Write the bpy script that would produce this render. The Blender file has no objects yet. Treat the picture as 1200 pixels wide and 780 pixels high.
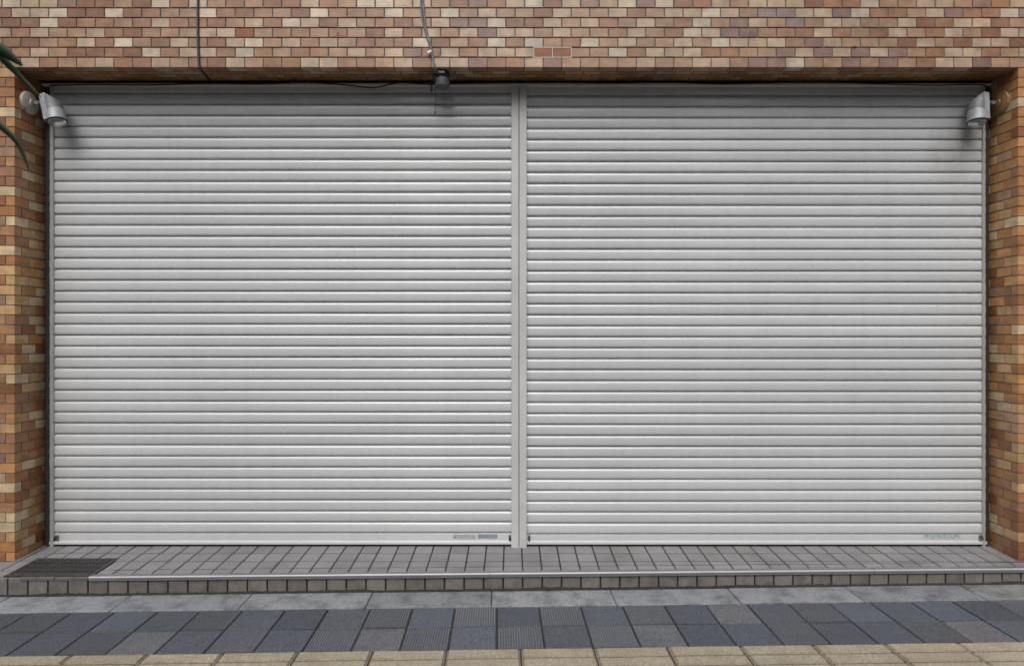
import bpy, math, random
from mathutils import Vector, Matrix
R = math.radians
scene = bpy.context.scene
col = scene.collection

# ------------------------------------------------------------------ camera, sky, sun, exposure
F, PX, PY, HC = 720.0, 600.0, 393.0, 1.198          # focal length and principal point in photo pixels, eye height above the step
cam_d = bpy.data.cameras.new('camera'); cam = bpy.data.objects.new('camera', cam_d); col.objects.link(cam)
cam_d.sensor_width = 36; cam_d.lens = 36 * F / 1200; cam_d.shift_y = (PY - 390) / 1200
cam_d.clip_start = 0.05; cam_d.clip_end = 2000
cam.location = (0, 0, HC); cam.rotation_euler = (R(90), 0, 0)
cam_d.dof.use_dof = True; cam_d.dof.focus_distance = 3.4; cam_d.dof.aperture_fstop = 2.8
scene.camera = cam

SUN_EL, SUN_AZ = 53, 190        # azimuth clockwise from +Y: the light comes from behind the camera, a little to its left
world = bpy.data.worlds.new('World'); scene.world = world; world.use_nodes = True
nt = world.node_tree
sky = nt.nodes.new('ShaderNodeTexSky'); sky.sky_type = 'NISHITA'; sky.sun_disc = False
sky.sun_elevation = R(SUN_EL); sky.sun_rotation = R(SUN_AZ)
sky.air_density = 1.0; sky.dust_density = 6.0; sky.ozone_density = 1.0
hs = nt.nodes.new('ShaderNodeHueSaturation'); hs.inputs['Saturation'].default_value = 0.52
nt.links.new(sky.outputs[0], hs.inputs['Color'])
bg = nt.nodes['Background']; bg.inputs['Strength'].default_value = 0.10
nt.links.new(hs.outputs[0], bg.inputs['Color'])
sd = bpy.data.lights.new('sun', 'SUN'); sd.energy = 1.4; sd.angle = R(46); sd.color = (1.0, 0.98, 0.96)
sun = bpy.data.objects.new('sun', sd); col.objects.link(sun)
sun_dir = Vector((math.sin(R(SUN_AZ)) * math.cos(R(SUN_EL)), math.cos(R(SUN_AZ)) * math.cos(R(SUN_EL)), math.sin(R(SUN_EL))))
sun.rotation_euler = sun_dir.to_track_quat('Z', 'Y').to_euler(); sun.location = (0, -3, 8)
scene.view_settings.view_transform = 'Standard'; scene.view_settings.look = 'None'
scene.view_settings.gamma = 1; scene.view_settings.use_curve_mapping = False
scene.view_settings.exposure = 0.27

# ------------------------------------------------------------------ helpers
rnd = random.Random(7)
def at(px, py, Y): return Vector(((px - PX) * Y / F, Y, HC + (PY - py) * Y / F))
def srgb(r, g, b):
    f = lambda c: (c / 255 / 12.92) if c <= 10 else ((c / 255 + 0.055) / 1.055) ** 2.4
    return (f(r), f(g), f(b), 1)

def mesh(name, verts, faces, smooth=False, mat=None):
    m = bpy.data.meshes.new(name); m.from_pydata([tuple(v) for v in verts], [], faces); m.update()
    if smooth: m.polygons.foreach_set('use_smooth', [True] * len(m.polygons))
    if mat: m.materials.append(mat)
    return m
def link(name, data, parent=None, loc=(0, 0, 0), rot=None, color=None):
    o = bpy.data.objects.new(name, data); col.objects.link(o); o.location = loc
    if rot: o.rotation_euler = rot
    if parent: o.parent = parent
    if color: o.color = color
    return o
def tag(o, label=None, cat=None, group=None, kind=None):
    for k, v in (('label', label), ('category', cat), ('group', group), ('kind', kind)):
        if v: o[k] = v
    return o
class MB:
    """collects faces for one mesh"""
    def __init__(s): s.v = []; s.f = []
    def add(s, vs, fs):
        b = len(s.v); s.v += [tuple(v) for v in vs]; s.f += [tuple(i + b for i in f) for f in fs]; return s
    def box(s, x0, x1, y0, y1, z0, z1):
        return s.add([(x0,y0,z0),(x1,y0,z0),(x1,y1,z0),(x0,y1,z0),(x0,y0,z1),(x1,y0,z1),(x1,y1,z1),(x0,y1,z1)],
                     [(0,3,2,1),(4,5,6,7),(0,1,5,4),(1,2,6,5),(2,3,7,6),(3,0,4,7)])
    def tube(s, pts, r, n=8, caps=True):
        pts = [Vector(p) for p in pts]; rings = []
        for i, p in enumerate(pts):
            t = (pts[min(i + 1, len(pts) - 1)] - pts[max(i - 1, 0)]).normalized()
            a = t.cross(Vector((0, 1, 0)) if abs(t.y) < 0.9 else Vector((1, 0, 0))).normalized(); b = t.cross(a)
            rr = r[i] if isinstance(r, (list, tuple)) else r
            rings.append([p + a * rr * math.cos(2 * math.pi * k / n) + b * rr * math.sin(2 * math.pi * k / n) for k in range(n)])
        return s.loft(rings, caps)
    def loft(s, rings, caps=True):
        n = len(rings[0]); vs = [v for r in rings for v in r]; fs = []
        for i in range(len(rings) - 1):
            for k in range(n):
                fs.append((i * n + k, i * n + (k + 1) % n, (i + 1) * n + (k + 1) % n, (i + 1) * n + k))
        if caps: fs += [tuple(reversed(range(n))), tuple((len(rings) - 1) * n + k for k in range(n))]
        return s.add(vs, fs)
    def lathe(s, prof, n=24, axis='z', c=(0, 0, 0)):
        rings = []
        for r, h in prof:
            ring = []
            for k in range(n):
                a = 2 * math.pi * k / n; u, w = r * math.cos(a), r * math.sin(a)
                ring.append((c[0] + u, c[1] + w, c[2] + h) if axis == 'z' else (c[0] + h, c[1] + u, c[2] + w))
            rings.append(ring)
        return s.loft(rings)
    def extrude_x(s, prof, x0, x1, close=False):
        """profile of (y, z) points swept along x"""
        n = len(prof); vs = [(x0, y, z) for y, z in prof] + [(x1, y, z) for y, z in prof]
        m = n if close else n - 1
        fs = [(i, (i + 1) % n, n + (i + 1) % n, n + i) for i in range(m)]
        if close: fs += [tuple(reversed(range(n))), tuple(range(n, 2 * n))]
        return s.add(vs, fs)
    def plate(s, poly, z0, z1, bev=0.0):
        """flat polygon (counter-clockwise x, y) from z0 to z1 with a chamfered upper rim; z1 may be a function of (x, y)"""
        zf = z1 if callable(z1) else (lambda x, y: z1)
        n = len(poly); cx = sum(p[0] for p in poly) / n; cy = sum(p[1] for p in poly) / n
        inn = []
        for i in range(n):
            a, b, c = (Vector(poly[(i + k) % n]) for k in (-1, 0, 1))
            e1 = (b - a).normalized(); e2 = (c - b).normalized()
            n1 = Vector((-e1.y, e1.x)); n2 = Vector((-e2.y, e2.x)); d = (n1 + n2)
            inn.append(b + d * (bev / max(0.3, 1 + n1.dot(n2))))
        vs = [(p[0], p[1], zf(p[0], p[1]) - (z0 if callable(z1) else 0) if callable(z1) else z0) for p in poly]
        vs += [(p[0], p[1], zf(p[0], p[1]) - bev * 0.7) for p in poly]
        vs += [(p[0], p[1], zf(p[0], p[1])) for p in inn]
        fs = []
        for l in (0, 1):
            for k in range(n): fs.append((l * n + k, l * n + (k + 1) % n, (l + 1) * n + (k + 1) % n, (l + 1) * n + k))
        fs.append(tuple(2 * n + k for k in range(n)))
        return s.add(vs, fs)
    def mesh(s, name, smooth=False, mat=None): return mesh(name, s.v, s.f, smooth, mat)
    def build(s, name, mat, parent=None, smooth=False, loc=(0, 0, 0), rot=None, color=None):
        return link(name, s.mesh(name, smooth, mat), parent, loc, rot, color)
def flat_sharp(o, angle=35):
    """smooth shading that keeps hard edges"""
    me = o.data
    me.polygons.foreach_set('use_smooth', [True] * len(me.polygons))
    me.set_sharp_from_angle(angle=R(angle))
    return o

# ------------------------------------------------------------------ materials
class Mat:
    def __init__(s, name, rough=0.6, metal=0.0, color=(0.5, 0.5, 0.5, 1), spec=0.5):
        s.m = bpy.data.materials.new(name); s.m.use_nodes = True; s.t = s.m.node_tree
        s.b = s.t.nodes['Principled BSDF']
        s.b.inputs['Roughness'].default_value = rough; s.b.inputs['Metallic'].default_value = metal
        s.b.inputs['Base Color'].default_value = color; s.b.inputs['Specular IOR Level'].default_value = spec
    def n(s, typ, **kw):
        nd = s.t.nodes.new('ShaderNode' + typ)
        for k, v in kw.items():
            if k in nd.inputs: nd.inputs[k].default_value = v
            else: setattr(nd, k, v)
        return nd
    def l(s, a, b): s.t.links.new(a, b)
    def coords(s, kind='Object', scale=(1, 1, 1), rand=True):
        tc = s.n('TexCoord'); mp = s.n('Mapping'); mp.inputs['Scale'].default_value = scale
        s.l(tc.outputs[kind], mp.inputs['Vector'])
        if rand:
            oi = s.n('ObjectInfo'); mu = s.n('Math', operation='MULTIPLY'); mu.inputs[1].default_value = 37.0
            s.l(oi.outputs['Random'], mu.inputs[0]); s.l(mu.outputs[0], mp.inputs['Location'])
        return mp.outputs[0]
    def world_pos(s, scale=(1, 1, 1)):
        g = s.n('NewGeometry'); mp = s.n('Mapping'); mp.inputs['Scale'].default_value = scale
        s.l(g.outputs['Position'], mp.inputs['Vector']); return mp.outputs[0]
    def noise(s, vec, scale, detail=4, rough=0.6, lo=0.0, hi=1.0, f0=0.3, f1=0.7):
        nz = s.n('TexNoise'); nz.inputs['Scale'].default_value = scale; nz.inputs['Detail'].default_value = detail
        nz.inputs['Roughness'].default_value = rough
        s.l(vec, nz.inputs['Vector'])
        mr = s.n('MapRange'); mr.inputs['From Min'].default_value = f0; mr.inputs['From Max'].default_value = f1
        mr.inputs['To Min'].default_value = lo; mr.inputs['To Max'].default_value = hi
        s.l(nz.outputs[0], mr.inputs['Value']); return mr.outputs[0]
    def mix(s, fac, a, b, mode='MIX'):
        mx = s.n('Mix', data_type='RGBA', blend_type=mode)
        for sock, v in ((mx.inputs[0], fac), (mx.inputs[6], a), (mx.inputs[7], b)):
            if hasattr(v, 'is_linked') or hasattr(v, 'links'): s.l(v, sock)
            else: sock.default_value = v
        return mx.outputs[2]
    def color(s, c): s.l(c, s.b.inputs['Base Color']); return s
    def rough(s, r): s.l(r, s.b.inputs['Roughness']); return s
    def bump(s, h, dist=0.001, strength=1.0):
        b = s.n('Bump'); b.inputs['Distance'].default_value = dist; b.inputs['Strength'].default_value = strength
        s.l(h, b.inputs['Height']); s.l(b.outputs[0], s.b.inputs['Normal']); return s

def plain(name, c, rough=0.6, metal=0.0, var=0.25, scale=30, bump=0.0004):
    m = Mat(name, rough, metal); v = m.coords('Object', rand=True)
    f = m.noise(v, scale, 5)
    d = tuple(x * (1 - var) for x in c[:3]) + (1,); l = tuple(min(1, x * (1 + var * 0.6)) for x in c[:3]) + (1,)
    m.color(m.mix(f, d, l)); m.bump(f, bump); m.rough(m.noise(v, scale * 0.6, 3, lo=rough * 0.85, hi=min(1, rough * 1.15)))
    return m.m

def tile_material(name, base_from, rough=0.33):
    """glazed brick tile: colour of its own, flashed ends, brushed face, speckle"""
    m = Mat(name, rough)
    v = m.coords('Object', (1, 1, 1))
    if base_from == 'object':
        oi = m.n('ObjectInfo'); c = oi.outputs['Color']
        rnd_out = oi.outputs['Random']
    else:
        g = m.n('NewGeometry'); ramp = m.n('ValToRGB'); ramp.color_ramp.interpolation = 'CONSTANT'
        els = ramp.color_ramp.elements
        stops = base_from
        els[0].position = 0; els[0].color = stops[0][1]; els[1].position = stops[1][0]; els[1].color = stops[1][1]
        for p, cc in stops[2:]:
            e = els.new(p); e.color = cc
        m.l(g.outputs['Random Per Island'], ramp.inputs[0]); c = ramp.outputs[0]; rnd_out = g.outputs['Random Per Island']
    hsv = m.n('HueSaturation')
    mr = m.n('MapRange'); mr.inputs['To Min'].default_value = 0.92; mr.inputs['To Max'].default_value = 1.08
    wn = m.n('TexWhiteNoise', noise_dimensions='1D'); m.l(rnd_out, wn.inputs['W'])
    m.l(wn.outputs['Value'], mr.inputs['Value']); m.l(mr.outputs[0], hsv.inputs['Value']); m.l(c, hsv.inputs['Color'])
    flash = m.noise(v, 13, 2, lo=0.74, hi=1.18)                       # half the tile a shade lighter
    streak = m.noise(m.coords('Object', (6, 6, 190)), 1.6, 3, lo=0.86, hi=1.10)
    speck = m.noise(v, 420, 2, lo=0.90, hi=1.06)
    mul = m.n('Math', operation='MULTIPLY'); m.l(flash, mul.inputs[0]); m.l(streak, mul.inputs[1])
    mul2 = m.n('Math', operation='MULTIPLY'); m.l(mul.outputs[0], mul2.inputs[0]); m.l(speck, mul2.inputs[1])
    comb = m.n('CombineColor')
    for i in range(3): m.l(mul2.outputs[0], comb.inputs[i])
    c2 = m.mix(1.0, hsv.outputs[0], comb.outputs[0], 'MULTIPLY')
    grime = m.noise(m.world_pos((1.2, 1.2, 0.7)), 1.7, 4, lo=0.0, hi=0.28, f0=0.45, f1=0.8)
    m.color(m.mix(grime, c2, (0.09, 0.075, 0.065, 1)))
    m.rough(m.noise(v, 60, 3, lo=rough - 0.08, hi=rough + 0.16))
    m.bump(m.noise(m.coords('Object', (8, 8, 170)), 1.5, 3), 0.0005)
    return m.m

PAL = {'C': (0.56, 0.455, 0.330, 1), 'P': (0.48, 0.345, 0.225, 1), 'T': (0.38, 0.230, 0.130, 1), 'O': (0.335, 0.170, 0.084, 1),
       'B': (0.255, 0.115, 0.058, 1), 'R': (0.275, 0.160, 0.120, 1), 'V': (0.295, 0.212, 0.185, 1), 'S': (0.25, 0.075, 0.014, 1),
       'G': (0.44, 0.225, 0.086, 1), 'Y': (0.48, 0.300, 0.140, 1), 'H': (0.37, 0.172, 0.066, 1), 'K': (0.27, 0.112, 0.042, 1), 'W': (0.56, 0.430, 0.260, 1)}
M_TILE = tile_material('brick_tile_glaze', 'object')
M_TILES = tile_material('brick_tile_glaze_mixed', [(0, PAL['C']), (0.14, PAL['P']), (0.38, PAL['T']), (0.62, PAL['O']), (0.82, PAL['B']), (0.93, PAL['R'])])
M_SOFF = tile_material('soffit_tile_glaze', [(0, PAL['P']), (0.16, PAL['G']), (0.40, PAL['O']), (0.66, PAL['H']), (0.85, PAL['Y'])])
M_GROUT = plain('grout', (0.16, 0.14, 0.13, 1), 0.9, var=0.35, scale=60)
M_GROUT_P = plain('pillar_grout', (0.30, 0.265, 0.225, 1), 0.9, var=0.3, scale=40)
M_PALE_GROUT = plain('fresh_grout', (0.52, 0.50, 0.47, 1), 0.9, var=0.15)
M_DARK = plain('dark_gap', (0.012, 0.012, 0.013, 1), 0.8)
M_HOLE = plain('hole_black', (0.006, 0.006, 0.006, 1), 0.9)

def slat_material():
    m = Mat('shutter_paint', 0.34, 0.0)
    m.b.inputs['Coat Weight'].default_value = 0.6; m.b.inputs['Coat Roughness'].default_value = 0.07
    p = m.world_pos()
    base = m.mix(m.noise(m.coords('Object', (0.5, 1, 1)), 1.1, 3), (0.500, 0.517, 0.530, 1), (0.570, 0.587, 0.597, 1))
    oi = m.n('ObjectInfo'); mr = m.n('MapRange'); mr.inputs['To Min'].default_value = 0.94; mr.inputs['To Max'].default_value = 1.03
    m.l(oi.outputs['Random'], mr.inputs['Value']); hv = m.n('HueSaturation'); m.l(mr.outputs[0], hv.inputs['Value']); m.l(base, hv.inputs['Color'])
    # dust streaks that run down the curtain
    st = m.noise(m.world_pos((14, 1, 0.9)), 1.0, 5, lo=0.0, hi=0.08, f0=0.5, f1=0.85)
    c1 = m.mix(st, hv.outputs[0], (0.17, 0.155, 0.135, 1))
    # soft dark patches under the two lamps, broken up by noise
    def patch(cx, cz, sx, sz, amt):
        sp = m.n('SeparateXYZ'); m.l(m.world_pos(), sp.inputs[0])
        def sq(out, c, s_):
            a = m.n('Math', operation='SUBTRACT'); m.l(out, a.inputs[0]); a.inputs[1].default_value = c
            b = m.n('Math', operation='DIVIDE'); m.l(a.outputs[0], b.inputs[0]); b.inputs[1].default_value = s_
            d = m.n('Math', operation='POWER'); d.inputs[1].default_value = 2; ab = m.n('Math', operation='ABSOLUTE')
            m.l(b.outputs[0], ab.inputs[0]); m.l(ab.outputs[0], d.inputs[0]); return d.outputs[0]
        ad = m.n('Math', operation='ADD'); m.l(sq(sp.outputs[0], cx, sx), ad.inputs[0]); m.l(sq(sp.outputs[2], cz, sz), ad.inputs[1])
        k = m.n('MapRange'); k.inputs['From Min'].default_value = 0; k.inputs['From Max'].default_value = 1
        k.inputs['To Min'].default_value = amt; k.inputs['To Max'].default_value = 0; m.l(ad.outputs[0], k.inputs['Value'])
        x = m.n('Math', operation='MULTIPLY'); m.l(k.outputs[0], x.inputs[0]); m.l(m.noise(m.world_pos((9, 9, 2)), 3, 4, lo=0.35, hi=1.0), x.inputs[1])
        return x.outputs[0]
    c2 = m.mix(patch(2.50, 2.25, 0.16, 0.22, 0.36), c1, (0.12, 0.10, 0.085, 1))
    c3 = m.mix(patch(-2.50, 2.30, 0.11, 0.14, 0.06), c2, (0.12, 0.10, 0.085, 1))
    spots = m.noise(p, 55, 2, lo=0.0, hi=0.35, f0=0.70, f1=0.80)
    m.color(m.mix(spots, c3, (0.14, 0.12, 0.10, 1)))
    m.rough(m.noise(m.world_pos((2, 1, 8)), 2.2, 4, lo=0.22, hi=0.34))
    m.bump(m.noise(m.world_pos((0.9, 1, 2.2)), 1.3, 1), 0.003)
    return m.m
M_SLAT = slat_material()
M_POST = plain('post_paint', (0.53, 0.54, 0.535, 1), 0.4, var=0.10, scale=5)
M_RAIL = plain('rail_aluminium', (0.50, 0.50, 0.48, 1), 0.38, 0.35, var=0.15, scale=8)
M_RAIL_DARK = plain('rail_dark', (0.03, 0.031, 0.035, 1), 0.6)
M_HEAD = plain('header_paint', (0.72, 0.71, 0.68, 1), 0.45, 0.0, var=0.1, scale=6)
M_STEEL = plain('galvanised_steel', (0.165, 0.172, 0.178, 1), 0.55, 0.15, var=0.35, scale=22)
M_STEEL_LT = plain('silver_casing', (0.33, 0.35, 0.37, 1), 0.5, 0.15, var=0.28, scale=16)
M_BLACK = plain('black_plastic', (0.022, 0.021, 0.022, 1), 0.45, var=0.3)
M_CASE = plain('grey_plastic', (0.085, 0.078, 0.088, 1), 0.5, var=0.3)
M_CABLE_N = plain('navy_cable', (0.035, 0.040, 0.060, 1), 0.5)
M_CABLE_G = plain('grey_cable', (0.16, 0.17, 0.175, 1), 0.5)
M_CABLE_K = plain('black_cable', (0.014, 0.014, 0.015, 1), 0.5)
M_WHITE = plain('white_plastic', (0.75, 0.74, 0.72, 1), 0.5, var=0.08)
M_IRON = plain('cast_iron', (0.075, 0.070, 0.072, 1), 0.62, 0.25, var=0.45, scale=60)

def rusty(name, paint, amount, rust=(0.16, 0.075, 0.025, 1)):
    m = Mat(name, 0.55, 0.1); v = m.coords('Object', rand=True)
    f = m.noise(v, 26, 5, lo=0, hi=1, f0=0.62 - amount * 0.4, f1=0.72 - amount * 0.25)
    m.color(m.mix(f, paint, m.mix(m.noise(v, 90, 3), rust, tuple(x * 2.2 for x in rust[:3]) + (1,))))
    m.bump(f, 0.0008); return m.m
M_BASE_L = rusty('rust_spotted_white_paint', (0.55, 0.53, 0.47, 1), 0.08)
M_BASE_R = rusty('weathered_brass', (0.34, 0.245, 0.11, 1), 0.55)
def glass_mat():
    m = Mat('lamp_glass', 0.12, color=(0.34, 0.35, 0.37, 1)); m.b.inputs['Transmission Weight'].default_value = 0.45; m.b.inputs['IOR'].default_value = 1.45
    return m.m
M_GLASS = glass_mat()

def stone(name, lo, hi, rough=0.8, grain=260, stain=(0.05, 0.05, 0.05, 1), stain_amt=0.3, stain_scale=3.0, objcol=False, bump=0.0006):
    m = Mat(name, rough); v = m.world_pos()
    g = m.noise(v, grain, 3, 0.7)
    c = m.mix(g, lo, hi)
    if objcol:
        oi = m.n('ObjectInfo'); c = m.mix(1.0, c, oi.outputs['Color'], 'MULTIPLY')
    c = m.mix(m.noise(v, stain_scale, 6, 0.65, lo=0, hi=stain_amt, f0=0.45, f1=0.75), c, stain)
    m.color(c); m.bump(g, bump); m.rough(m.noise(v, 14, 4, lo=rough - 0.12, hi=rough + 0.08)); return m.m
M_STEP = stone('step_tile', (0.165, 0.163, 0.170, 1), (0.245, 0.242, 0.250, 1), 0.55, 180, (0.10, 0.092, 0.088, 1), 0.55, 4.2, True, 0.0003)
M_RISER = stone('riser_tile', (0.125, 0.118, 0.112, 1), (0.22, 0.208, 0.196, 1), 0.7, 160, (0.05, 0.044, 0.038, 1), 0.7, 13, True)
M_MORTAR = stone('dark_mortar', (0.012, 0.012, 0.012, 1), (0.032, 0.031, 0.030, 1), 0.95)
M_PAVER = stone('paver', (0.018, 0.022, 0.031, 1), (0.122, 0.133, 0.160, 1), 0.72, 150, (0.05, 0.052, 0.06, 1), 0.35, 4, True)
M_MOSS = stone('joint_dirt', (0.010, 0.009, 0.008, 1), (0.035, 0.032, 0.026, 1), 0.95, 200)
M_SLAB = stone('kerb_concrete', (0.15, 0.158, 0.168, 1), (0.29, 0.30, 0.315, 1), 0.75, 100, (0.060, 0.064, 0.070, 1), 0.95, 9, True)
M_TACT = stone('tactile_paver', (0.20, 0.170, 0.122, 1), (0.44, 0.385, 0.29, 1), 0.85, 110, (0.19, 0.155, 0.11, 1), 0.65, 8, True)
M_TACT_DIRT = stone('tactile_groove', (0.06, 0.047, 0.033, 1), (0.12, 0.095, 0.065, 1), 0.9, 120)
M_RIB = stone('paver_rib_top', (0.085, 0.09, 0.10, 1), (0.175, 0.182, 0.195, 1), 0.7, 150, objcol=True)
M_TRIM = plain('aluminium_trim', (0.19, 0.19, 0.20, 1), 0.45, 0.3, var=0.15, scale=5, bump=0.0001)
M_BEAD = plain('worn_aluminium_edge', (0.48, 0.485, 0.50, 1), 0.42, 0.3, var=0.10, scale=5, bump=0.0)
M_ASPHALT = stone('asphalt', (0.035, 0.035, 0.036, 1), (0.065, 0.065, 0.065, 1), 0.9, 120)

# ------------------------------------------------------------------ the setting: road, pavement
T = 0.020                                     # the pavement runs 1.15 degrees askew of the wall
g = MB(); g.add([(-400, -400, 0), (400, -400, 0), (400, 400, 0), (-400, 400, 0)], [(0, 1, 2, 3)])
tag(g.build('road', M_ASPHALT, loc=(0, 0, -0.29)), kind='structure')

pv_rot = (0, -0.004, math.atan(T))
pav = MB().box(-9, 9, 0.2, 3.30, -0.16, -0.006)
pavement = tag(pav.build('pavement', M_MORTAR, loc=(0, 0, -0.106), rot=pv_rot), kind='structure')

def rect(x0, x1, y0, y1): return [(x0, y0), (x1, y0), (x1, y1), (x0, y1)]
V0, V1, V2, V3, V4 = 2.957, 2.757, 2.555, 2.250, 3.150
J = 0.0078
def tint(lo, hi, cool=0.0):
    k = rnd.uniform(lo, hi); return (k * (1 - cool * rnd.random()), k, k * (1 + cool * rnd.random()), 1)
# square pavers, some with ribs
pm_plain = MB().plate(rect(-.1 + J / 2, .1 - J / 2, -.1 + J / 2, .1 - J / 2), -0.03, 0.0, 0.0025).mesh('paver', mat=M_PAVER)
rb = MB(); rb.plate(rect(-.1 + J / 2, .1 - J / 2, -.1 + J / 2, .1 - J / 2), -0.03, -0.0018, 0.002)
for k in range(17):
    xc = -.0896 + k * .0112
    rb.add([(xc - .0036, -.096, -.0018), (xc - .0024, -.096, .0014), (xc + .0024, -.096, .0014), (xc + .0036, -.096, -.0018),
            (xc - .0036, .096, -.0018), (xc - .0024, .096, .0014), (xc + .0024, .096, .0014), (xc + .0036, .096, -.0018)],
           [(0, 1, 5, 4), (1, 2, 6, 5), (2, 3, 7, 6), (0, 3, 2, 1), (4, 5, 6, 7)])
pm_rib = rb.mesh('ribbed_paver', mat=M_PAVER); pm_rib.materials.append(M_RIB)
for k in range(17): pm_rib.polygons[9 + k * 5 + 1].material_index = 1
RIB_A = {-11, -7, -3, -1, 1, 3, 7, 12}; RIB_B = {-12, -9, -6, -4, -2, 0, 2, 6, 9, 13}
LIGHT = {(1, -3), (1, 3), (1, -8), (1, 10), (0, 5), (1, -13)}
u0 = -0.0128
for row, (vc, ribs) in enumerate(((2.857, RIB_A), (2.656, RIB_B))):
    for k in range(-15, 16):
        rib = k in ribs
        c = tint(0.95, 1.15, 0.03) if rib else (rnd.uniform(1.45, 1.65), 1.42, 1.28, 1) if (row, k) in LIGHT else tint(0.78, 1.2, 0.05)
        link('paver', pm_rib if rib else pm_plain, pavement, (u0 + (k + .5) * .2015, vc, rnd.uniform(-.0012, .0012)),
             (rnd.uniform(-.004, .004), rnd.uniform(-.004, .004), rnd.uniform(-.004, .004)), c)
# more of the same paving towards the road, behind the tactile strip
mb = MB()
for j in range(9):
    for k in range(-40, 41):
        x, y = u0 + (k + .5) * .2015, V3 - .1 - j * .2015
        mb.plate(rect(x - .098, x + .098, y - .098, y + .098), -0.03, rnd.uniform(-.001, .001), 0.0025)
for j in (0, 1):
    for k in list(range(-40, -15)) + list(range(16, 41)):
        x, y = u0 + (k + .5) * .2015, (2.857, 2.656)[j]
        mb.plate(rect(x - .098, x + .098, y - .098, y + .098), -0.03, 0, 0.0025)
tag(mb.build('far_pavers', M_PAVER, pavement, color=(1, 1, 1, 1)), kind='stuff')
# concrete slabs along the step
for k in range(-6, 7):
    x0 = -0.040 + k * .606
    ww = rect(x0 + .002, x0 + .604, V0 + .003, V4 - .0045)
    mb = MB().plate([(x - x0 - .3, y - 3.05) for x, y in ww], -0.05, 0.0, 0.004)
    link('concrete_slab', mb.mesh('concrete_slab', mat=M_SLAB), pavement, (x0 + .3, 3.05, rnd.uniform(.001, .004)), (rnd.uniform(-.006, .002), 0, 0), tint(0.85, 1.12, 0.03))
# tactile guide blocks with four bars
tb = MB(); tb.plate(rect(-.1495, .1495, -.1495, .1495), -0.04, 0.0, 0.003)
for k in range(4):
    yc = -.1125 + k * .075
    lo = [(-.1445, yc - .0300), (.1445, yc - .0300), (.1445, yc + .0300), (-.1445, yc + .0300)]
    hi = [(-.1415, yc - .0275), (.1415, yc - .0275), (.1415, yc + .0275), (-.1415, yc + .0275)]
    tb.add([(x, y, 0) for x, y in lo] + [(x, y, .0065) for x, y in hi], [(0, 1, 5, 4), (1, 2, 6, 5), (2, 3, 7, 6), (3, 0, 4, 7), (4, 5, 6, 7)])
tact = tb.mesh('tactile_paver', mat=M_TACT); tact.materials.append(M_TACT_DIRT); tact.polygons[8].material_index = 1
for k in range(-12, 12):
    link('tactile_paver', tact, pavement, (.0865 + (k + .5) * .306, V2 - .1525, rnd.uniform(-.001, .001)), (0, rnd.uniform(-.003, .003), rnd.uniform(-.003, .003)), tint(0.86, 1.08, 0.02))
kb = MB()
for k in range(-10, 10): kb.box(k * .6 + .003, k * .6 + .597, .0, .195, -.2, .0)
tag(kb.build('kerb', M_SLAB, pavement), kind='stuff')

# ------------------------------------------------------------------ the building: pillars, beam, tiles
YF, YB = 3.310, 3.513
XL, XR = -2.680, 2.728
ZS = HC + (PY - 79) * YF / F                  # underside of the beam, 2.6416 m above the step
PX_, PZ_ = 0.10054, 0.05325                   # tile pitch
TJ = 0.0055
building = tag(link('tiled_building', None, loc=(0, YF, 0)), 'brown and cream brick tiled shopfront framing two closed shutters', 'building')
building.empty_display_size = 0.3
def bpart(mb, name, mat, parent=building, **kw):
    mb.v = [(x, y - YF, z) for x, y, z in mb.v]; return mb.build(name, mat, parent, **kw)
WF = YF + 0.0045                              # grout face behind the tile faces
beam = bpart(MB().box(-4.4, 4.4, WF, 3.482, ZS + .0045, 5.6), 'beam', M_GROUT)
pil_l = bpart(MB().box(-4.4, XL - .0045, WF, 3.75, -.14, ZS + .0043), 'pillar', M_GROUT_P)
pil_r = bpart(MB().box(XR + .0045, 4.4, WF, 3.75, -.14, ZS + .0043), 'pillar', M_GROUT_P)
bpart(MB().box(-4.4, 4.4, 3.58, 3.75, -.14, 5.6), 'light_backing', M_DARK)  # added unseen backing panel, stops light leaking in behind the shutters

def tile_mesh(w, h, name='tile', d=0.012):
    """tile in the XZ plane facing -y, its face at y = 0, chamfered rim"""
    b = .0016; x, z = w / 2, h / 2
    vs = [(-x, d, -z), (x, d, -z), (x, d, z), (-x, d, z), (-x, b, -z), (x, b, -z), (x, b, z), (-x, b, z),
          (-x + b, 0, -z + b), (x - b, 0, -z + b), (x - b, 0, z - b), (-x + b, 0, z - b)]
    fs = []
    for l in (0, 4):
        for k in range(4): fs.append((l + k, l + (k + 1) % 4, l + 4 + (k + 1) % 4, l + 4 + k))
    fs.append((8, 9, 10, 11))
    return mesh(name, vs, fs, mat=M_TILE)
def l_prism(name, a, b, L, mat=M_TILE, t=.011, bev=.0016):
    """corner tile: plan polygon of an L with its outer corner at the origin, leg a along +x at y=0, leg b along +y at x=0, height L centred on z"""
    pl = [(bev, 0), (a, 0), (a, t), (t, t), (t, b), (0, b), (0, bev)]
    n = len(pl); vs = [(x, y, -L / 2) for x, y in pl] + [(x, y, L / 2) for x, y in pl]
    fs = [(k, (k + 1) % n, n + (k + 1) % n, n + k) for k in range(n)] + [tuple(reversed(range(n))), tuple(range(n, 2 * n))]
    return mesh(name, vs, fs, mat=mat)
full = tile_mesh(PX_ - TJ, PZ_ - TJ)

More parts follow.
